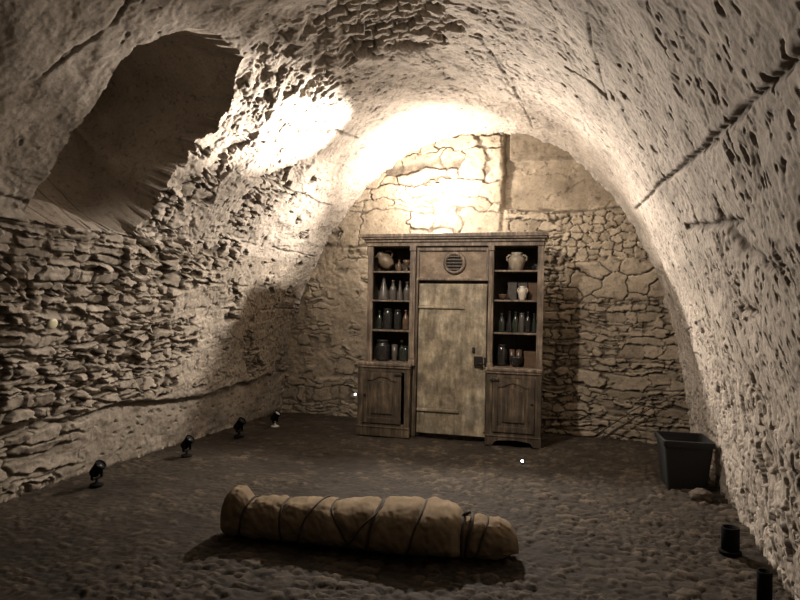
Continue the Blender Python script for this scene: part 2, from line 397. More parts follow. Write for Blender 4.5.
def seam_pts(lst):  # (x, y, z) on the vault -> (arc length, y)
    out = []
    for x, y, z in lst:
        i = np.argmin((X_-x)**2+(Z_-z)**2); out.append((S_[i], y))
    return out
SEAMS = [
    (seam_pts([(.464, 1.7, 2.105), (.46, 1.95, 2.12), (.43, 3.1, 2.19), (.37, 4.3, 2.29), (.34, 5.43, 2.36), (.30, 6.4, 2.43)]), .013, .03),
    (seam_pts([(-.22, 4.23, 3.12), (.04, 4.16, 2.86)]), .016, .03),
    (seam_pts([(.04, 4.16, 2.86), (0, 3.8, 2.93), (-.06, 3.2, 2.98)]), .010, .014),
    (seam_pts([(.53, 4.23, 1.98), (.59, 2.89, 1.83)]), .018, .028),
    (seam_pts([(.66, 2.7, 1.62), (.62, 3.1, 1.75), (.55, 3.3, 1.92)]), .03, .03),
    (seam_pts([(.45, 3.9, 2.18), (.56, 3.8, 1.9)]), .012, .018),
    (seam_pts([(.70, 3.6, 1.45), (.71, 3.2, 1.44)]), .014, .03),
    (seam_pts([(-2.72, 5.0, 3.05), (-2.55, 5.45, 3.18), (-2.5, 5.9, 3.21)]), .016, .03),
    (seam_pts([(-3.2, 4.9, 2.53), (-3.12, 6.0, 2.62)]), .012, .02),
    (seam_pts([(-3.5, 2.3, 2.1), (-3.52, 2.9, 2.05)]), .016, .025),
    (seam_pts([(-.9, 4.4, 3.47), (-.75, 5.4, 3.43), (-.7, 6.6, 3.41)]), .010, .012),
    (seam_pts([(-3.05, 2.55, 2.7), (-2.7, 2.75, 3.06), (-2.4, 2.7, 3.29)]), .010, .018),
]

def back_wall():
    xs = np.arange(-4.12, 1.12, .0095); zs = np.arange(-.02, 3.68, .0095)
    x, z = np.meshgrid(xs, zs, indexing='ij')
    w1 = fbm(x*1.7, z*1.7, 203, 3); w2 = fbm(x*6, z*6, 204, 3)
    h = .03*fbm(x*.9, z*.9, 205, 3) + .012*fbm(x*5, z*5, 206, 4) + .006*fbm(x*18, z*18, 207, 3)
    tint = .5+.3*fbm(x*1.5, z*1.5, 208, 4); joint = np.zeros_like(h)
    def lay(m, hh, jj, tt):
        nonlocal h, joint, tint
        h = h*(1-m)+hh*m; joint = joint*(1-m)+jj*m; tint = tint*(1-m)+tt*m
    fine = .006*ridge(x*9, z*13, 210, 5)+.006*fbm(x*7, z*7, 209, 3)
    # coursed flat stones at the right and below
    a, j, r = courses(x, z, .30, .115, 211, .012, .35, .65, .6)
    a2, j2, r2 = courses(x, z, .17, .07, 213, .011, .5, .7, .7)
    pk = sst(.0, .08, fbm(x*1.4, z*2.4, 214, 2)+.06)
    a = a*pk+a2*(1-pk); j = j*pk+j2*(1-pk); r = r*pk+r2*(1-pk)
    m = sst(-1.15, -1.0, x)*sst(2.62, 2.56, z+.04*w1)
    lay(m, -.02+.045*a+fine, .85*j, .25+.5*r+.2*w2)
    # polygonal stones, small then larger
    b, jb, rb = rubble(x, z, .26, .23, 221, warp=.18, joint=.07, tilt=.4, var=.4)
    m = sst(-.42, -.36, x)*sst(1.52, 1.58, z+.03*w1)*sst(2.0, 1.94, z+.04*w1)
    lay(m, -.01+.04*b+fine, .9*jb, .4+.4*rb+.2*w2)
    b, jb, rb = rubble(x, z, .12, .10, 223, warp=.2, joint=.12, tilt=.5, var=.5)
    m = sst(-.46, -.40, x)*sst(2.0, 2.03, z+.05*w1)*sst(2.58, 2.52, z+.04*w1-.1*(x+.2))
    lay(m, -.025+.05*b+fine, .95*jb, .35+.45*rb+.2*w2)
    # left, plaster over stones, barer near the floor
    c, jc, rc = courses(x, z, .24, .11, 231, .014, .6, .7, .8)
    m = sst(-2.3, -2.5, x)*sst(-.05, .25, fbm(x*2.4, z*2.6, 232, 3)+.55*sst(.9, .25, z))*sst(2.3, 2.1, z)
    lay(m*.85, -.02+.04*c+fine, .8*jc, .3+.45*rc+.2*w2)
    # big pale blocks above the cupboard
    d, jd, rd = courses(x+.1, z, .46, .25, 241, .018, .4, .5, .5)
    m = sst(-1.10, -1.16, x+.02*w2)*sst(2.12, 2.2, z+.1*w1)
    lay(m, .0+.05*d+fine*1.3, .8*jd, .5+.4*rd+.15*w2)
    # smooth recess on the upper right, its ledge and the lintel above
    m = sst(-1.12, -1.09, x+.015*w2)*sst(2.56, 2.6, z+.05*w1)
    lay(m, -.10+.02*fbm(x*2.5, z*2.5, 251, 4)+.5*fine+.012*sst(0, .03, fbm(x*2, z*4, 252, 4)), 0*x, .45+.3*fbm(x*2, z*3, 253, 3))
    ln = sst(-.75, -.6, x)*np.exp(-((z-2.57-.03*np.sin(x*5)-.02*w1)/.016)**2); h -= .04*ln; joint = np.maximum(joint, .8*ln)
    m = sst(-1.06, -1.03, x)*sst(-.10, -.13, x)*sst(3.16, 3.175, z+.01*w2+.02*(x+.6))
    lay(m, .07+fine, 0*x, .25+.2*w2)
    yb = BACK_Y - h
    P = np.stack([x, yb, z], -1)
    cx = np.interp(z, Z_[X_ < -1.5], X_[X_ < -1.5]); rx = np.interp(-z, -Z_[X_ > -1.5], X_[X_ > -1.5])
    ok = (x > cx-.10) & (x < rx+.10) & (z < 3.62)
    grid_object('wall_back', P, tint, joint, ok[:-1, :-1], M_BACK)

def floor():
    xs = np.arange(-4.1, 1.08, .0135); ys = np.r_[np.arange(-1.6, 2.2, .05), np.arange(2.2, 7.2, .0135)]
    x, y = np.meshgrid(xs, ys, indexing='ij')
    w1 = fbm(x*1.3, y*1.3, 301, 3)
    h = .014*fbm(x*1.1, y*1.1, 302, 3) + .006*fbm(x*6, y*6, 303, 4) + .004*fbm(x*22, y*22, 304, 3)
    a, j, r = rubble(x, y, .072, .05, 311, warp=.25, joint=.32, tilt=.35, var=.6)
    b, jb, rb = rubble(x, y, .125, .08, 313, warp=.25, joint=.24, tilt=.25, var=.6)
    pk = sst(.1, .2, fbm(x*1.5, y*1.5, 314, 2)); a = a*(1-pk)+b*pk; j = j*(1-pk)+jb*pk; r = r*(1-pk)+rb*pk
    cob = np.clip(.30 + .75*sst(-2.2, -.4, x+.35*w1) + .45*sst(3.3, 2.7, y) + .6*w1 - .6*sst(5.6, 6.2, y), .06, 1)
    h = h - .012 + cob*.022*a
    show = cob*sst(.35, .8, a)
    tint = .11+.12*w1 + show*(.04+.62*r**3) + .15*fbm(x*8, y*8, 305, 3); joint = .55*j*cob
    # scattered chips
    c, jc, rc = rubble(x, y, .07, .06, 321, warp=.2, joint=.3, tilt=.5, var=.3)
    chip = (rc > .93)*sst(.3, .7, c); h += .008*chip; tint += .5*chip
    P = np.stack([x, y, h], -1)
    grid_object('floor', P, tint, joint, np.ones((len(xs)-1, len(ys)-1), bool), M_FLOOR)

vault(); back_wall(); floor()

# ------------------------------------------------------------------ object helpers
def thing(name, label, cat, loc=(0, 0, 0), rotz=0, group=None, rot=None):
    o = bpy.data.objects.new(name, None); COL.objects.link(o); o.empty_display_size = .1
    o.location = loc; o.rotation_euler = rot or (0, 0, rotz)
    o['label'] = label; o['category'] = cat
    if group: o['group'] = group
    return o
def tag(o, label, cat, group=None):
    o['label'] = label; o['category'] = cat
    if group: o['group'] = group
    return o
def obj(name, bm, m, parent=None, smooth=False, loc=None, label=None):
    bmesh.ops.recalc_face_normals(bm, faces=bm.faces)
    me = bpy.data.meshes.new(name); bm.to_mesh(me); bm.free()
    if smooth: me.polygons.foreach_set('use_smooth', np.ones(len(me.polygons), dtype=bool))
    me.materials.append(m)
    o = bpy.data.objects.new(name, me); COL.objects.link(o)
    if parent: o.parent = parent
    if loc: o.location = loc
    if label: o['label'] = label
    return o
def BM(): return bmesh.new()
def box(bm, x0, x1, y0, y1, z0, z1, bev=.004, wob=0.):
    vs = [bm.verts.new((x, y, z)) for x in (x0, x1) for y in (y0, y1) for z in (z0, z1)]
    if wob:
        for v in vs: v.co += Vector((random.uniform(-wob, wob), random.uniform(-wob, wob)*.4, random.uniform(-wob, wob)))
    fs = [bm.faces.new([vs[i] for i in q]) for q in ((0, 1, 3, 2), (4, 6, 7, 5), (0, 4, 5, 1), (2, 3, 7, 6), (0, 2, 6, 4), (1, 5, 7, 3))]
    if bev:
        es = {e for f in fs for e in f.edges}
        bmesh.ops.bevel(bm, geom=list(es), offset=bev, segments=2, affect='EDGES', profile=.6)
def bar(bm, x0, x1, y0, y1, z0, z1, bev=.004, wob=.003): box(bm, x0, x1, y0, y1, z0, z1, bev, wob)
def lathe(bm, prof, seg=24, cx=0, cy=0, cz=0):
    rings = []
    for r, z in prof:
        if r < 1e-5: rings.append([bm.verts.new((cx, cy, cz+z))])
        else: rings.append([bm.verts.new((cx+r*math.cos(2*PI*i/seg), cy+r*math.sin(2*PI*i/seg), cz+z)) for i in range(seg)])
    for a, b in zip(rings[:-1], rings[1:]):
        for i in range(seg):
            k = (i+1) % seg
            if len(a) == 1 and len(b) == 1: continue
            if len(a) == 1: bm.faces.new((a[0], b[i], b[k]))
            elif len(b) == 1: bm.faces.new((a[i], a[k], b[0]))
            else: bm.faces.new((a[i], a[k], b[k], b[i]))
def tube(bm, pts, rad, seg=10, closed=False):
    pts = [Vector(p) for p in pts]; n = len(pts); rings = []
    up = Vector((.13, .31, .94)).normalized()
    for i, p in enumerate(pts):
        t = (pts[(i+1) % n]-pts[i-1]) if closed else (pts[min(i+1, n-1)]-pts[max(i-1, 0)])
        t.normalize(); a = t.cross(up)
        if a.length < 1e-3: a = t.cross(Vector((1, 0, 0)))
        a.normalize(); b = t.cross(a)
        r = rad[i] if isinstance(rad, (list, tuple)) else rad
        rings.append([bm.verts.new(p + a*(r*math.cos(2*PI*k/seg)) + b*(r*math.sin(2*PI*k/seg))) for k in range(seg)])
    for i in range(n if closed else n-1):
        A, B = rings[i], rings[(i+1) % n]
        for k in range(seg): bm.faces.new((A[k], A[(k+1) % seg], B[(k+1) % seg], B[k]))
    if not closed:
        bm.faces.new(rings[0][::-1]); bm.faces.new(rings[-1])
def prism_xz(bm, outer, y0, y1, bev=0):
    """outline in (x, z) extruded along y"""
    a = [bm.verts.new((x, y0, z)) for x, z in outer]; b = [bm.verts.new((x, y1, z)) for x, z in outer]
    n = len(outer); fs = [bm.faces.new(a), bm.faces.new(b[::-1])]
    for i in range(n): fs.append(bm.faces.new((a[i], b[i], b[(i+1) % n], a[(i+1) % n])))
    if bev: bmesh.ops.bevel(bm, geom=list(fs[0].edges), offset=bev, segments=2, affect='EDGES')

# ------------------------------------------------------------------ cupboard
M_WD = wood_mat('dark_worn_wood', (.034, .0235, .014), (.095, .067, .041), (.235, .178, .115), rough=.55)
M_WT = wood_mat('trim_wood', (.06, .041, .026), (.19, .14, .097), (.42, .33, .24), rough=.55)
M_DOOR = wood_mat('door_wood', (.14, .105, .06), (.36, .295, .195), (.58, .50, .37), scale=(5, 5, 1.3), rough=.6, wear=.55)
M_PANEL = wood_mat('panel_wood', (.12, .08, .048), (.22, .155, .095), (.36, .28, .19), scale=(3, 3, 3), rough=.6, wear=.4)
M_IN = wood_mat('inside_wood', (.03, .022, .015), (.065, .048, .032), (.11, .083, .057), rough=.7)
M_IRON = plain_mat('black_iron', (.03, .026, .022), .5, .6)
M_DARK = plain_mat('vent_dark', (.012, .01, .009), .8)

def arch_top(x0, x1, z, rise, n=14):
    """points from right to left along a shallow cupboard-door arch with small shoulders"""
    pts = []
    w = x1-x0; sh = w*.14
    pts.append((x1, z)); pts.append((x1-sh, z))
    for i in range(1, n):
        t = i/n; pts.append((x1-sh-(w-2*sh)*t, z+rise*math.sin(PI*t)))
    pts += [(x0+sh, z), (x0, z)]
    return pts

def cupboard():
    A = math.radians(3.5)
    t = thing('display_cupboard', 'tall worn wooden cupboard with open shelves around a pale door, before the end wall', 'cupboard', (-1.55, 6.3, 0), A)
    D = .34
    bm = BM()
    bar(bm, -1.0, 1.03, -.075, D+.02, 2.182, 2.218); bar(bm, -.985, 1.015, -.06, D+.01, 2.16, 2.182, .008)
    bar(bm, -.965, .995, -.035, D, 2.125, 2.16, .012); bar(bm, -.945, .985, -.015, D, 2.085, 2.125, .004)
    obj('cornice', bm, M_WT, t)
    # the towers
    for x0, x1, sh in ((-.925, -.375, (1.813, 1.492, 1.160)), (.420, .985, (1.829, 1.515, 1.170))):
        inner = x0 if x0 > 0 else x1
        so = (x0, x0+.058) if x0 < 0 else (x1-.06, x1)        # outer stile
        si = (x1-.062, x1) if x0 < 0 else (x0, x0+.056)       # inner pilaster
        bm = BM(); bar(bm, so[0], so[1], 0, .035, .80, 2.09); obj('stile', bm, M_WT, t)
        bm = BM(); bar(bm, si[0], si[1], -.02, .03, .78, 2.03, .008)
        bar(bm, si[0]+.016, si[1]-.016, -.028, -.01, .86, 1.98, .006)
        bar(bm, si[0]-.006, si[1]+.006, -.03, .03, 2.03, 2.09, .008); bar(bm, si[0]-.004, si[1]+.004, -.027, .03, .78, .84, .006)
        obj('pilaster', bm, M_WT, t)
        bm = BM(); bar(bm, x0+.005, x0+.025, .03, D, .80, 2.10, .002, 0); obj('side_panel', bm, M_WD, t)
        bm = BM(); bar(bm, x1-.025, x1-.005, .03, D, .80, 2.10, .002, 0); obj('side_panel', bm, M_WD, t)
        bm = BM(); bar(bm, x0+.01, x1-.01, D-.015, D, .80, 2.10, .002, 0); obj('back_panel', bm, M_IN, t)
        for z in sh:
            bm = BM(); bar(bm, x0+.026, x1-.026, .012, D-.016, z-.018, z, .003, 0); obj('shelf', bm, M_WT, t)
    # vent panel over the door
    bm = BM(); bar(bm, -.372, .418, .045, .065, 1.725, 2.09, .003, 0)
    vp = obj('vent_panel', bm, M_PANEL, t)
    bm = BM()
    bar(bm, -.372, .418, .02, .05, 2.035, 2.075, .008); bar(bm, -.372, .418, .025, .05, 1.715, 1.742, .006)
    bar(bm, -.372, -.342, .025, .05, 1.735, 2.04, .005); bar(bm, .39, .418, .025, .05, 1.735, 2.04, .005)
    obj('panel_moulding', bm, M_WT, vp)
    bm = BM(); cx, cz, R = .046, 1.905, .105
    tube(bm, [(cx+R*math.cos(a), .035, cz+R*math.sin(a)) for a in np.linspace(0, 2*PI, 40, endpoint=False)], .019, 10, True)
    obj('vent_ring', bm, M_WT, vp, True)
    bm = BM(); prism_xz(bm, [(cx+.098*math.cos(a), cz+.098*math.sin(a)) for a in np.linspace(0, 2*PI, 32, endpoint=False)], .040, .046)
    obj('vent_backing', bm, M_DARK, vp)
    for k in range(5):
        dz = -.07+.035*k; hw = math.sqrt(.096**2-dz*dz)
        bm = BM(); bar(bm, cx-hw, cx+hw, .022, .04, cz+dz-.007, cz+dz+.007, .002, .001); obj('vent_slat', bm, M_WD, vp)
    # door frame and door
    bm = BM(); bar(bm, -.40, -.352, .02, .10, 0, 1.72, .005); obj('door_post', bm, M_WD, t)
    bm = BM(); bar(bm, .415, .45, .02, .10, 0, 1.72, .005); obj('door_post', bm, M_WD, t)
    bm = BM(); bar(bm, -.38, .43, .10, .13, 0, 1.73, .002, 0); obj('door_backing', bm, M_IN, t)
    bm = BM(); bar(bm, -.345, .408, .045, .075, .047, 1.680, .006, .003)
    dr = obj('door', bm, M_DOOR, t)
    bm = BM(); bar(bm, -.346, .16, .026, .046, 1.405, 1.435, .008, .003); bar(bm, -.346, .13, .03, .046, 1.435, 1.447, .005, .002); obj('door_batten', bm, M_DOOR, dr)
    bm = BM(); bar(bm, -.346, .12, .027, .046, .285, .318, .008, .003); obj('door_batten', bm, M_DOOR, dr)
    bm = BM(); bar(bm, .372, .402, .03, .046, .10, 1.66, .006, .002); obj('door_edge_strip', bm, M_DOOR, dr)
    bm = BM(); bar(bm, .275, .365, .018, .046, .80, .905, .006, .004)
    lk = obj('door_lock', bm, M_IRON, dr, label='dark iron box lock')
    bm = BM(); tube(bm, [(.325, .02, .83), (.325, -.012, .83), (.36, -.02, .832), (.395, -.02, .828)], [.009, .009, .008, .006], 8); obj('lock_lever', bm, M_IRON, lk, True)
    bm = BM(); bar(bm, .385, .425, .014, .05, .815, .90, .004, .003); obj('lock_keeper', bm, M_IRON, lk)
    bm = BM(); bar(bm, .255, .285, .030, .046, .94, 1.0, .004, .002); obj('key_plate', bm, M_IRON, dr)
    # lower cabinets
    for side, (x0, x1) in ((-1, (-.995, -.40)), (1, (.425, .985))):
        f = -.075
        bm = BM()
        bar(bm, x0, x0+.062, f, f+.03, .0, .77, .004); bar(bm, x1-.062, x1, f, f+.03, .0, .77, .004)      # front frame
        bar(bm, x0+.06, x1-.06, f+.002, f+.03, .70, .77, .003); bar(bm, x0+.06, x1-.06, f+.002, f+.03, .10, .135, .003)
        bar(bm, x0+.002, x0+.022, f+.02, D, .02, .77, .003); bar(bm, x1-.022, x1-.002, f+.02, D, .02, .77, .003)
        bar(bm, x0+.02, x1-.02, D-.02, D, .03, .77, .003); bar(bm, x0+.02, x1-.02, f+.03, D-.02, .10, .12, .002)
        lc = obj('lower_cabinet', bm, M_WD, t)
        bm = BM(); bar(bm, x0-.012, x1+.012, f-.022, D+.01, .772, .806, .008, 0)
        bar(bm, x0-.004, x1+.004, f-.012, f+.03, .748, .773, .006, .001); obj('cabinet_top', bm, M_WT, lc)
        bm = BM()
        ap = [(x0-.006, .0), (x0+.07, .0), (x0+.10, .05)] + [(x0+.10+(x1-x0-.20)*i/10, .05+.014*math.sin(PI*i/10)) for i in range(1, 10)] + [(x1-.10, .05), (x1-.07, .0), (x1+.006, .0), (x1+.006, .095), (x0-.006, .095)]
        if side < 0: ap = [(x0-.008, 0), (x1+.006, 0), (x1+.006, .095), (x0-.008, .095)]
        prism_xz(bm, ap, f-.014, f+.012, .004)
        bar(bm, x0-.01, x1+.008, f-.02, f+.0, .092, .108, .005, .001)
        obj('plinth', bm, M_WD, lc)
        # the arched door
        d0, d1, zb, zt = x0+.066, x1-.066, .14, .70
        if side < 0: d1 -= .03
        bm = BM()
        st = .055; iz = zt-.095
        arch = arch_top(d0+st, d1-st, iz, .045)
        n = len(arch)
        outer = [(d0, zb), (d1, zb), (d1, zt), (d0, zt)]
        bar(bm, d0, d0+st, f-.012, f+.012, zb, zt, .004, .001); bar(bm, d1-st, d1, f-.012, f+.012, zb, zt, .004, .001)
        bar(bm, d0+st-.001, d1-st+.001, f-.011, f+.012, zb, zb+.06, .004, .001)
        prism_xz(bm, arch + [(d0+st, zt-.002), (d1-st, zt-.002)], f-.011, f+.012, .003)
        cd = obj('cabinet_door', bm, M_WD, lc)
        bm = BM(); prism_xz(bm, [(d0+st-.004, zb+.055), (d1-st+.004, zb+.055)] + arch_top(d0+st-.004, d1-st+.004, iz+.002, .047), f+.0, f+.008)
        bm2p = [(d0+st+.035, zb+.098), (d1-st-.035, zb+.098)] + arch_top(d0+st+.035, d1-st-.035, iz-.045, .045)
        prism_xz(bm, bm2p, f-.014, f+.004, .011)
        obj('raised_panel', bm, M_WD, cd)
        bm = BM(); lx = d1-.03 if side < 0 else d0+.02
        bar(bm, lx-.045, lx+.045, f-.02, f-.008, zt-.035, zt-.012, .003, .001)
        obj('door_hinge' , bm, M_IRON, cd, label='dark iron strap')
        bm = BM(); lathe(bm, [(0, 0), (.012, .002), (.014, .010), (.009, .018), (0, .02)], 12)
        bmesh.ops.rotate(bm, verts=bm.verts, matrix=Matrix.Rotation(PI/2, 3, 'X')); bmesh.ops.translate(bm, verts=bm.verts, vec=((d0+.025) if side < 0 else (d1-.025), f-.012, .45))
        obj('door_knob', bm, M_IRON, cd, True)
    return t, A
CUP, CA = cupboard()
def cup(x, y, z):  # a point in the cupboard's own axes
    return (-1.55+math.cos(CA)*x-math.sin(CA)*y, 6.3+math.sin(CA)*x+math.cos(CA)*y, z)

# ------------------------------------------------------------------ crockery
M_STONEWARE = plain_mat('stoneware', (.31, .255, .185), .5, var=.45, scale=18)
M_JUG = plain_mat('brown_stoneware', (.17, .125, .08), .5, var=.5, scale=14)
M_PALE = plain_mat('pale_glaze', (.52, .46, .37), .35, var=.2, scale=20)
M_GREY = plain_mat('grey_glaze', (.095, .083, .07), .28, var=.35, scale=25)
M_DK = plain_mat('dark_glaze', (.024, .022, .020), .22, var=.4, scale=25)
M_DKG = plain_mat('dark_green_glass', (.03, .035, .026), .12, var=.3, scale=25)
M_BROWN = plain_mat('brown_glaze', (.12, .075, .045), .3, var=.35, scale=22)
def hollow(p, th=.006):
    """an outer profile from foot to rim, closed back down the inside"""
    inner = [(max(r-th, .002), z) for r, z in p[::-1] if z > p[0][1]+th*1.5]
    return [(0, p[0][1])] + p + inner + [(0, p[0][1]+th*1.5)]
def P_bottle(r, h): return [(r*.9, 0), (r, .01), (r, h*.52), (r*.92, h*.60), (r*.48, h*.74), (r*.36, h*.80), (r*.36, h*.93), (r*.46, h*.94), (r*.46, h)]
def P_flask(r, h): return [(r*.95, 0), (r, .012), (r*.92, h*.2), (r*.62, h*.5), (r*.38, h*.72), (r*.28, h*.85), (r*.28, h*.96), (r*.38, h)]
def P_jar(r, h): return [(r*.85, 0), (r*.95, .01), (r, h*.12), (r, h*.75), (r*.93, h*.82), (r*.8, h*.86), (r*.8, h*.93), (r*.88, h*.95), (r*.88, h)]
def P_jug(r, h): return [(r*.62, 0), (r*.68, .006), (r*.9, h*.22), (r, h*.42), (r*.92, h*.62), (r*.62, h*.78), (r*.56, h*.86), (r*.66, h)]
def P_urn(r, h): return [(r*.55, 0), (r*.6, .006), (r*.85, h*.25), (r, h*.55), (r*.95, h*.7), (r*.62, h*.82), (r*.58, h*.88), (r*.72, h)]
def P_bowl(r, h): return [(r*.45, 0), (r*.5, .006), (r*.55, h*.1), (r*.85, h*.45), (r, h*.9), (r*1.02, h)]
def P_cup(r, h): return [(r*.75, 0), (r*.8, .006), (r*.92, h*.4), (r, h)]
def P_goblet(r, h): return [(r*.7, 0), (r*.7, .006), (r*.2, h*.12), (r*.16, h*.42), (r*.35, h*.5), (r*.85, h*.75), (r, h)]
def vessel(kind, name, label, cat, x, y, z, r, h, m, group, handles=0, lid=None, tilt=0, lift=0):
    t = thing(name, label, cat, cup(x, y, z+.0005+lift), rot=(0, tilt, CA), group=group)
    prof = hollow({'bottle': P_bottle, 'flask': P_flask, 'jar': P_jar, 'jug': P_jug, 'urn': P_urn, 'bowl': P_bowl, 'cup': P_cup, 'goblet': P_goblet}[kind](r, h))
    bm = BM(); lathe(bm, prof, 28)
    if kind == 'jug':                                          # pull the rim out to a spout
        for v in bm.verts:
            if v.co.z > h*.88 and v.co.x < 0: v.co.x -= .25*r*(v.co.z-h*.88)/(h*.12)*(1-min(1, abs(v.co.y)/(r*.5)))
    obj('body', bm, m, t, True)
    for k in range(handles):
        sg = 1 if k == 0 else -1
        bm = BM(); za, zb = (h*.80, h*.36) if kind == 'jug' else (h*.84, h*.52)
        def rad(zz):
            pz = [p for p in prof[1:len(prof)//2+2]]
            return np.interp(zz, [p[1] for p in pz], [p[0] for p in pz])
        ra, rb = float(rad(za)), float(rad(zb)); out = max(ra, rb)+r*(.5 if kind == 'jug' else .16)
        pts = [(sg*(ra-.003), 0, za), (sg*(ra*.4+out*.6), 0, za+h*.01), (sg*out, 0, za*.7+zb*.3), (sg*out*.98, 0, za*.35+zb*.65), (sg*(rb-.003), 0, zb)]
        tube(bm, pts, .09*r+.003, 8); obj('handle', bm, m, t, True)
    if lid:
        bm = BM(); lathe(bm, [(0, h-.004), (r*.5, h-.004), (r*.5, h+.012), (r*.42, h+.02), (0, h+.022)] if kind == 'bottle' else [(0, h-.004), (r*.92, h-.004), (r*.92, h+.008), (r*.3, h+.014), (r*.2, h+.03), (0, h+.034)], 20)
        obj('stopper' if kind == 'bottle' else 'lid', bm, lid, t, True)
    return t
def tin(label, x, y, z, w, d, h, m, group):
    t = thing('storage_tin', label, 'tin', cup(x, y, z+.0005), CA, group)
    bm = BM(); box(bm, -w/2, w/2, -d/2, d/2, 0, h*.84, .006); obj('body', bm, m, t)
    bm = BM(); box(bm, -w/2-.003, w/2+.003, -d/2-.003, d/2+.003, h*.82, h, .005); obj('lid', bm, m, t)
def crockery():
    L1, L2, L3, L4 = 1.813, 1.492, 1.160, .807
    R1, R2, R3, R4 = 1.829, 1.515, 1.170, .807
    g = 'crockery on the left top shelf'
    vessel('jug', 'tilted_jug', 'pale brown jug tilted on its side, left end of the top left shelf', 'jug', -.700, .14, L1, .082, .205, M_JUG, g, 1, tilt=-.75, lift=.054)
    vessel('bottle', 'small_bottle', 'small dark bottle in the middle of the top left shelf', 'bottle', -.605, .15, L1, .030, .135, M_BROWN, g)
    vessel('goblet', 'goblet', 'dark goblet at the right end of the top left shelf', 'goblet', -.515, .15, L1, .045, .13, M_BROWN, g)
    g = 'bottles on the second left shelf'
    vessel('flask', 'conical_flask', 'tall grey conical flask, leftmost on the second left shelf', 'flask', -.775, .13, L2, .062, .265, M_GREY, g)
    for x, r, h, lb in ((-.672, .040, .225, 'grey slim bottle next to the conical flask on second left shelf'),
                        (-.590, .038, .215, 'grey slim bottle third from left on second left shelf'),
                        (-.508, .038, .21, 'grey slim bottle at the right end of second left shelf')):
        vessel('bottle' if x != -.590 else 'flask', 'grey_bottle', lb, 'bottle', x, .15, L2, r, h, M_GREY, g)
    g = 'dark bottles on the third left shelf'
    vessel('bottle', 'slim_bottle', 'thin dark bottle at the left end of third left shelf', 'bottle', -.825, .15, L3, .032, .21, M_DKG, g)
    vessel('jar', 'dark_jar', 'wide black jar second from left on third left shelf', 'jar', -.725, .14, L3, .054, .235, M_DK, g)
    vessel('jar', 'dark_jar', 'narrower black jar third from left on third left shelf', 'jar', -.610, .15, L3, .044, .225, M_DK, g)
    vessel('bottle', 'brown_bottle', 'brown bottle at the right end of third left shelf', 'bottle', -.515, .15, L3, .038, .225, M_BROWN, g)
    g = 'jars on the bottom left shelf'
    vessel('jar', 'squat_jar', 'large squat black jar at left of the bottom left shelf', 'jar', -.775, .14, L4, .082, .225, M_DK, g, lid=M_DK)
    vessel('cup', 'tall_beaker', 'tall grey green beaker right of the squat black jar', 'beaker', -.637, .14, L4, .034, .185, M_GREY, g)
    vessel('bottle', 'stoppered_bottle', 'dark green bottle with pale stopper on the bottom left shelf', 'bottle', -.572, .20, L4, .032, .215, M_DKG, g, lid=M_PALE)
    vessel('jar', 'green_jar', 'dark green jar at the right end of bottom left shelf', 'jar', -.508, .13, L4, .038, .175, M_DKG, g)
    g = 'crockery on the right shelves'
    vessel('urn', 'stoneware_jar', 'round two-handled beige stoneware jar on the top right shelf', 'jar', .700, .15, R1, .092, .195, M_STONEWARE, g, 2)
    vessel('bowl', 'small_bowl', 'small dark bowl at left end of the second right shelf', 'bowl', .565, .12, R2, .048, .06, M_BROWN, g)
    for x, lb in ((.655, 'dark square tin left of the white urn on second right shelf'), (.765, 'dark square tin directly behind the white urn'), (.872, 'dark square tin at right end of the second right shelf')):
        tin(lb, x, .235, R2, .095, .085, .20, M_GREY if x < .8 else M_BROWN, 'square tins on the second right shelf')
    vessel('urn', 'white_urn', 'small white two-handled urn standing before the dark tins', 'urn', .768, .11, R2, .046, .15, M_PALE, g, 2)
    g = 'dark bottles on the third right shelf'
    names = ('leftmost dark bottle on the third right shelf', 'second dark bottle from left on the third right shelf', 'third dark bottle from left on the third right shelf',
             'fourth dark bottle from left on the third right shelf', 'fifth dark bottle from left on the third right shelf', 'rightmost dark bottle on the third right shelf')
    for i, x in enumerate((.555, .635, .700, .765, .830, .893)):
        vessel(('bottle', 'flask', 'bottle', 'jar', 'bottle', 'flask')[i], 'dark_bottle', names[i], 'bottle', x, .13+.03*(i % 2), R3, (.034, .036, .03, .03, .032, .032)[i], (.2, .225, .22, .21, .225, .205)[i], (M_DKG, M_DK, M_DKG, M_GREY, M_DK, M_DKG)[i], g)
    g = 'crockery on the bottom right shelf'
    vessel('jar', 'tall_jar', 'tall black jar at left end of the bottom right shelf', 'jar', .560, .15, R4, .056, .23, M_DK, g)
    for x, lb in ((.660, 'brown cup left of two others behind the black bowl'), (.735, 'brown cup in the middle behind the black bowl')):
        vessel('cup', 'cup', lb, 'cup', x, .235, R4, .034, .175, M_BROWN, g)
    vessel('bowl', 'black_bowl', 'wide black bowl at the front of the bottom right shelf', 'bowl', .715, .10, R4, .075, .105, M_DK, g)
    tin('low brown tin at right end of the bottom right shelf', .860, .17, R4, .13, .12, .165, M_BROWN, g)
crockery()

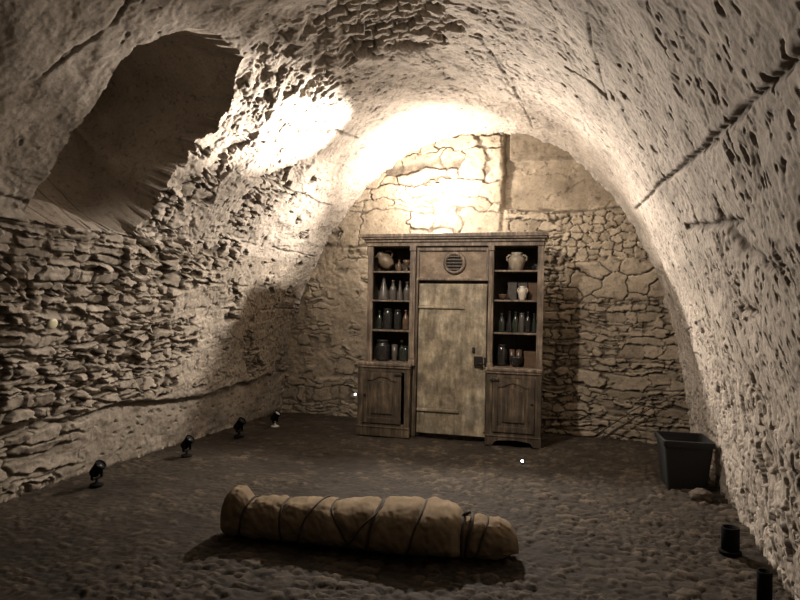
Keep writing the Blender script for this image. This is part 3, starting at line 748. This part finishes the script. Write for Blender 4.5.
# ------------------------------------------------------------------ shrouded bundle
def burlap():
    m, nt, b = mat('brown_burlap')
    tc = N(nt, 'ShaderNodeTexCoord')
    n1 = N(nt, 'ShaderNodeTexNoise', Scale=6.0, Detail=6.0, Roughness=.65); nt.links.new(tc.outputs['Object'], n1.inputs['Vector'])
    c = ramp(nt, n1.outputs['Fac'], [(.3, (.14, .105, .066)), (.55, (.235, .182, .12)), (.75, (.31, .245, .165))])
    wv = N(nt, 'ShaderNodeTexWave', Scale=90.0, Distortion=1.5); nt.links.new(tc.outputs['Object'], wv.inputs['Vector'])
    nt.links.new(c, b.inputs['Base Color']); b.inputs['Roughness'].default_value = .95
    b.inputs['Specular IOR Level'].default_value = .1
    bp = N(nt, 'ShaderNodeBump', Strength=.25, Distance=.004); nt.links.new(wv.outputs['Fac'], bp.inputs['Height'])
    nt.links.new(bp.outputs[0], b.inputs['Normal'])
    return m
M_BURLAP = burlap(); M_ROPE = plain_mat('dark_rope', (.055, .04, .026), .9, var=.4, scale=80)
BL = 1.79
def bundle_section(u):
    hk = [(0, .12), (.012, .20), (.03, .262), (.07, .296), (.11, .292), (.145, .262), (.20, .238), (.35, .245), (.55, .250), (.75, .258), (.95, .272), (1.1, .285), (1.25, .292), (1.38, .286), (1.45, .262), (1.492, .222), (1.54, .232), (1.60, .235), (1.68, .215), (1.74, .165), (1.775, .10), (1.79, .045)]
    wk = [(0, .12), (.012, .17), (.03, .205), (.07, .225), (.15, .235), (.30, .26), (.55, .32), (.85, .37), (1.1, .42), (1.3, .44), (1.42, .37), (1.492, .24), (1.54, .265), (1.62, .27), (1.70, .235), (1.75, .17), (1.775, .11), (1.79, .05)]
    return np.interp(u, *zip(*wk)), np.interp(u, *zip(*hk))
ROPES = [(.155, .03), (.41, -.01), (.80, -.10), (.955, .03), (1.20, .05), (1.475, .0), (1.505, .02), (1.575, .04)]
def bundle_ring(u, a, lean=0.):
    """points of the cross section at stations u (array) and angles a"""
    uu = u + lean*np.sin(a)
    w, h = bundle_section(np.clip(uu, 0, BL))
    for ru, ln in ROPES:
        d = (uu-ru-ln*np.sin(a))/.028
        pinch = 1-.07*np.exp(-d*d); w = w*pinch; h = h*pinch
    ca, sa = np.cos(a), np.sin(a)
    e = .78
    y = w/2*np.sign(ca)*np.abs(ca)**e; z = h*.5*np.sign(sa)*np.abs(sa)**e
    z = np.where(z < 0, z*.94, z)
    cz = h*.5 + np.where(uu > 1.6, .0, 0)
    lift = .035*sst(1.64, 1.79, uu)+.02*sst(.03, 0., uu)
    return uu, y, z+cz*.97+lift
def bundle():
    A = math.radians(8.8)
    t = thing('shrouded_bundle', 'body-length bundle wrapped in brown sackcloth and roped, lying on the dark floor', 'bundle', (-2.212, 3.235, -.006), A); t.scale = (1.01, 1.05, 1.03)
    nu, na = 300, 84
    us = np.linspace(0, BL, nu); an = np.linspace(0, 2*PI, na, endpoint=False)
    u, a = np.meshgrid(us, an, indexing='ij')
    uu, y, z = bundle_ring(u, a)
    wr = .006*fbm(u*9+1.2*np.sin(a), np.sin(a)*2+np.cos(a)*1.3+u*3, 401, 3) + .004*fbm(u*22+2*np.sin(a), a*1.2*np.sin(a/2), 402, 3)
    fold = .006*np.abs(fbm(u*6-1.7*np.sin(a)*1.2, np.sin(a)*1.6+np.cos(a), 403, 3))
    k = sst(.0, .06, u)*sst(BL, BL-.06, u)
    cz = .5*bundle_section(u)[1]
    ry, rz = y, z-cz; rl = np.hypot(ry, rz)+1e-5
    d = (wr-fold)*k
    y = y+ry/rl*d; z = np.maximum(z+rz/rl*d, 0)
    x = uu
    co = np.stack([x, y, z], -1)
    bm = BM(); V = [[bm.verts.new(co[i, j]) for j in range(na)] for i in range(nu)]
    for i in range(nu-1):
        for j in range(na): bm.faces.new((V[i][j], V[i][(j+1) % na], V[i+1][(j+1) % na], V[i+1][j]))
    bm.faces.new(V[0]); bm.faces.new(V[-1][::-1])
    obj('sackcloth', bm, M_BURLAP, t, True)
    def loop(u0, lean, r=.0075, tw=0):
        aa = np.linspace(0, 2*PI, 56, endpoint=False)
        q, yy, zz = bundle_ring(np.full(56, u0), aa, lean)
        c0 = .5*bundle_section(u0)[1]
        l = np.hypot(yy, zz-c0); yy = yy*(1+.003/l); zz = c0+(zz-c0)*(1+.003/l)
        bm = BM(); tube(bm, [(q[i]+tw*math.cos(aa[i]), yy[i], max(zz[i], r*.7)) for i in range(56)], r, 8, True)
        obj('rope', bm, M_ROPE, t, True)
    for i, (u0, ln) in enumerate(ROPES): loop(u0, ln, .011 if i in (5, 6) else .0065)
    for u0, ln, tw in ((.58, .05, .03), (.86, .14, -.02)): loop(u0, ln, .006, tw)
    bm = BM(); zt = bundle_section(1.49)[1]
    tube(bm, [(1.47, -.02, zt-.005), (1.485, -.03, zt+.018), (1.51, -.015, zt+.022), (1.505, .015, zt+.012), (1.48, .01, zt+.016), (1.495, -.01, zt+.006)], .010, 8)
    obj('rope_knot', bm, M_ROPE, t, True)
bundle()

# ------------------------------------------------------------------ bin, stones, twigs
M_BIN = plain_mat('black_plastic', (.0035, .0033, .003), .7, var=.4, scale=12)
def square_bin():
    t = thing('square_bin', 'black tapered square bin in the corner by the right wall', 'bin', (.665, 5.43, -.004), math.radians(6)); t.scale = (.84, .86, .87)
    def sq(bm, w, z, r=.03):
        out = []
        for cx, cy, a0 in ((1, 1, 0), (-1, 1, PI/2), (-1, -1, PI), (1, -1, 3*PI/2)):
            for k in range(5):
                a = a0+k*PI/8; out.append(bm.verts.new((cx*(w/2-r)+r*math.cos(a), cy*(w/2-r)+r*math.sin(a), z)))
        return out
    def skin(bm, lv):
        rs = [sq(bm, w, z) for w, z in lv]
        for A_, B_ in zip(rs[:-1], rs[1:]):
            for i in range(20): bm.faces.new((A_[i], A_[(i+1) % 20], B_[(i+1) % 20], B_[i]))
        return rs
    bm = BM(); rs = skin(bm, [(.33, 0), (.345, .01), (.435, .45), (.425, .45), (.335, .02)]); bm.faces.new(rs[0][::-1]); bm.faces.new(rs[-1]); obj('body', bm, M_BIN, t)
    bm = BM(); rs = skin(bm, [(.43, .415), (.455, .418), (.465, .46), (.46, .468), (.42, .468), (.415, .44)]); obj('rim', bm, M_BIN, t)
square_bin()
M_ROCK = stone_mat('loose_rock', (.10, .08, .06), (.20, .165, .125), (.05, .04, .03), bump=.5)
def rock(name, label, loc, sx, sy, sz, seed, cat='stone', m=None):
    bm = BM(); bmesh.ops.create_icosphere(bm, subdivisions=4, radius=1)
    co = np.array([v.co[:] for v in bm.verts])
    d = 1+.22*fbm(co[:, 0]*1.4+seed, co[:, 1]*1.4+co[:, 2]*1.1, seed, 4)
    for v, k in zip(bm.verts, d): v.co = Vector((v.co.x*sx*k, v.co.y*sy*k, max(v.co.z*k, -.55)*sz+.5*sz))
    o = obj(name, bm, m or M_ROCK, None, True); o.location = loc; return tag(o, label, cat)
rock('loose_stone', 'rounded brown stone on the floor in front of the black bin', (.745, 5.06, 0), .085, .07, .06, 5)
M_TWIG = wood_mat('dry_twig', (.03, .022, .014), (.07, .052, .034), (.14, .105, .07), rough=.8)
def twig(label, a, b, r, seed):
    bm = BM(); rr = random.Random(seed); n = 14; pts = []
    for i in range(n):
        k = i/(n-1); p = Vector(a).lerp(Vector(b), k)
        p += Vector((rr.uniform(-1, 1)*.008, rr.uniform(-1, 1)*.004, rr.uniform(-1, 1)*.01)); pts.append(p)
    o_ = Vector(a); tube(bm, [p-o_ for p in pts], [r*(1-.55*i/(n-1)) for i in range(n)], 7)
    o = obj('dry_twig', bm, M_TWIG, None, True); o.location = a; return tag(o, label, 'twig', 'twigs leaning on the end wall')
twig('long thin dry twig leaning on the end wall, the lower of two', (.02, 6.98, .01), (.86, 7.035, .60), .010, 3)
twig('long thin dry twig leaning on the end wall, the upper of two', (-.02, 6.99, .05), (.62, 7.03, .55), .008, 4)

# ------------------------------------------------------------------ floor spotlights, LED pins, wall disc
M_CAN = plain_mat('spotlight_black', (.007, .007, .0065), .85, 0., spec=.08)
M_LENS = plain_mat('spotlight_lens', (.02, .02, .02), .3, .0, spec=.2)
M_WHITE = plain_mat('white_enamel', (.62, .60, .56), .4, var=.1)
def spotlight(label, loc, rotz, trim=None, scale=1.):
    t = thing('floor_spotlight', label, 'spotlight', loc, rotz, 'floor spotlights at the foot of the left wall'); t.scale = (scale,)*3
    bm = BM(); lathe(bm, [(0, 0), (.05, 0), (.052, .008), (.04, .016), (.012, .02), (.010, .06), (0, .06)], 20); obj('base', bm, trim or M_CAN, t, True)
    bm = BM()
    bar(bm, -.050, -.043, -.012, .012, .055, .135, .002, 0); bar(bm, .043, .050, -.012, .012, .055, .135, .002, 0); bar(bm, -.050, .050, -.012, .012, .05, .058, .002, 0)
    obj('bracket', bm, M_CAN, t)
    bm = BM(); lathe(bm, [(0, -.06), (.03, -.058), (.038, -.045), (.040, .04), (.043, .045), (.043, .06), (.036, .06), (.034, .045), (0, .045)], 24)
    bmesh.ops.rotate(bm, verts=bm.verts, matrix=Matrix.Rotation(math.radians(40), 3, 'X')); bmesh.ops.translate(bm, verts=bm.verts, vec=(0, 0, .125)); can = obj('lamp_can', bm, M_CAN, t, True)
    bm = BM(); lathe(bm, [(0, .046), (.034, .046), (.034, .05), (0, .052)], 20)
    bmesh.ops.rotate(bm, verts=bm.verts, matrix=Matrix.Rotation(math.radians(40), 3, 'X')); bmesh.ops.translate(bm, verts=bm.verts, vec=(0, 0, .125)); obj('lens', bm, M_WHITE if trim else M_LENS, can, True)
spotlight('small black floor spotlight at the left wall, nearest the camera', (-3.68, 3.68, 0), PI/2, scale=1.0)
spotlight('small black floor spotlight at the left wall, second from the front', (-3.62, 4.67, 0), PI/2)
spotlight('small black floor spotlight at the left wall, third from the front', (-3.64, 5.55, 0), PI/2, scale=1.05)
spotlight('floor spotlight with white foot and lens, in the far left corner', (-3.56, 6.16, 0), PI/2, trim=M_WHITE, scale=.95)
def uplight(label, loc, r, h):
    t = thing('uplight', label, 'spotlight', loc, 0, 'uplights at the foot of the right wall')
    bm = BM(); lathe(bm, [(0, 0), (r, 0), (r, h-.006), (r*.95, h), (r*.8, h), (r*.78, h-.03), (0, h-.03)], 28); obj('lamp_can', bm, M_CAN, t, True)
    bm = BM(); lathe(bm, [(0, h-.030), (r*.77, h-.030), (r*.7, h-.022), (0, h-.018)], 24); obj('lens', bm, M_LENS, t, True)
    bm = BM(); lathe(bm, [(0, -.004), (r*1.25, -.004), (r*1.25, .012), (r*1.02, .016), (0, .016)], 28); obj('base', bm, M_CAN, t, True)
uplight('black cylinder uplight at the right wall, at the bottom edge of the photo', (.79, 3.40, 0), .034, .165)
uplight('short black uplight at the right wall, between bin and nearest uplight', (.76, 4.06, 0), .05, .15)

M_LED = plain_mat('led_glow', (.8, .85, 1.), .3, emit=((.78, .86, 1.0), 14.))
def led(label, loc, rot, stem):
    t = thing('led_pin', label, 'light', loc, rot=rot, group='bluish LED pins')
    bm = BM(); lathe(bm, [(0, 0), (.014, 0), (.014, .004), (.005, .006), (.005, stem), (0, stem)], 14); obj('stem', bm, M_CAN, t, True)
    bm = BM(); lathe(bm, [(0, stem), (.008, stem+.001), (.0115, stem+.010), (.008, stem+.019), (0, stem+.022)], 16); obj('bulb', bm, M_LED, t, True)
led('tiny bluish-white LED on the floor in front of the cupboard', (-.66, 5.60, -.002), (0, 0, 0), .02)
led('tiny bluish-white LED beside the left edge of the cupboard base', cup(-1.0, -.085, .44), (0, -PI/2, CA), .006)
def disc():
    bm = BM(); lathe(bm, [(0, 0), (.040, 0), (.042, .006), (.038, .014), (.03, .018), (0, .02)], 28)
    o = obj('wall_disc', bm, plain_mat('pale_disc', (.60, .57, .38), .5, var=.15), None, True)
    o.location = (-3.83, 3.38, 1.255); o.rotation_euler = Vector((.92, 0, -.25)).to_track_quat('Z', 'Y').to_euler()
    tag(o, 'pale round disc fixed among the stones of the left wall', 'disc')
disc()
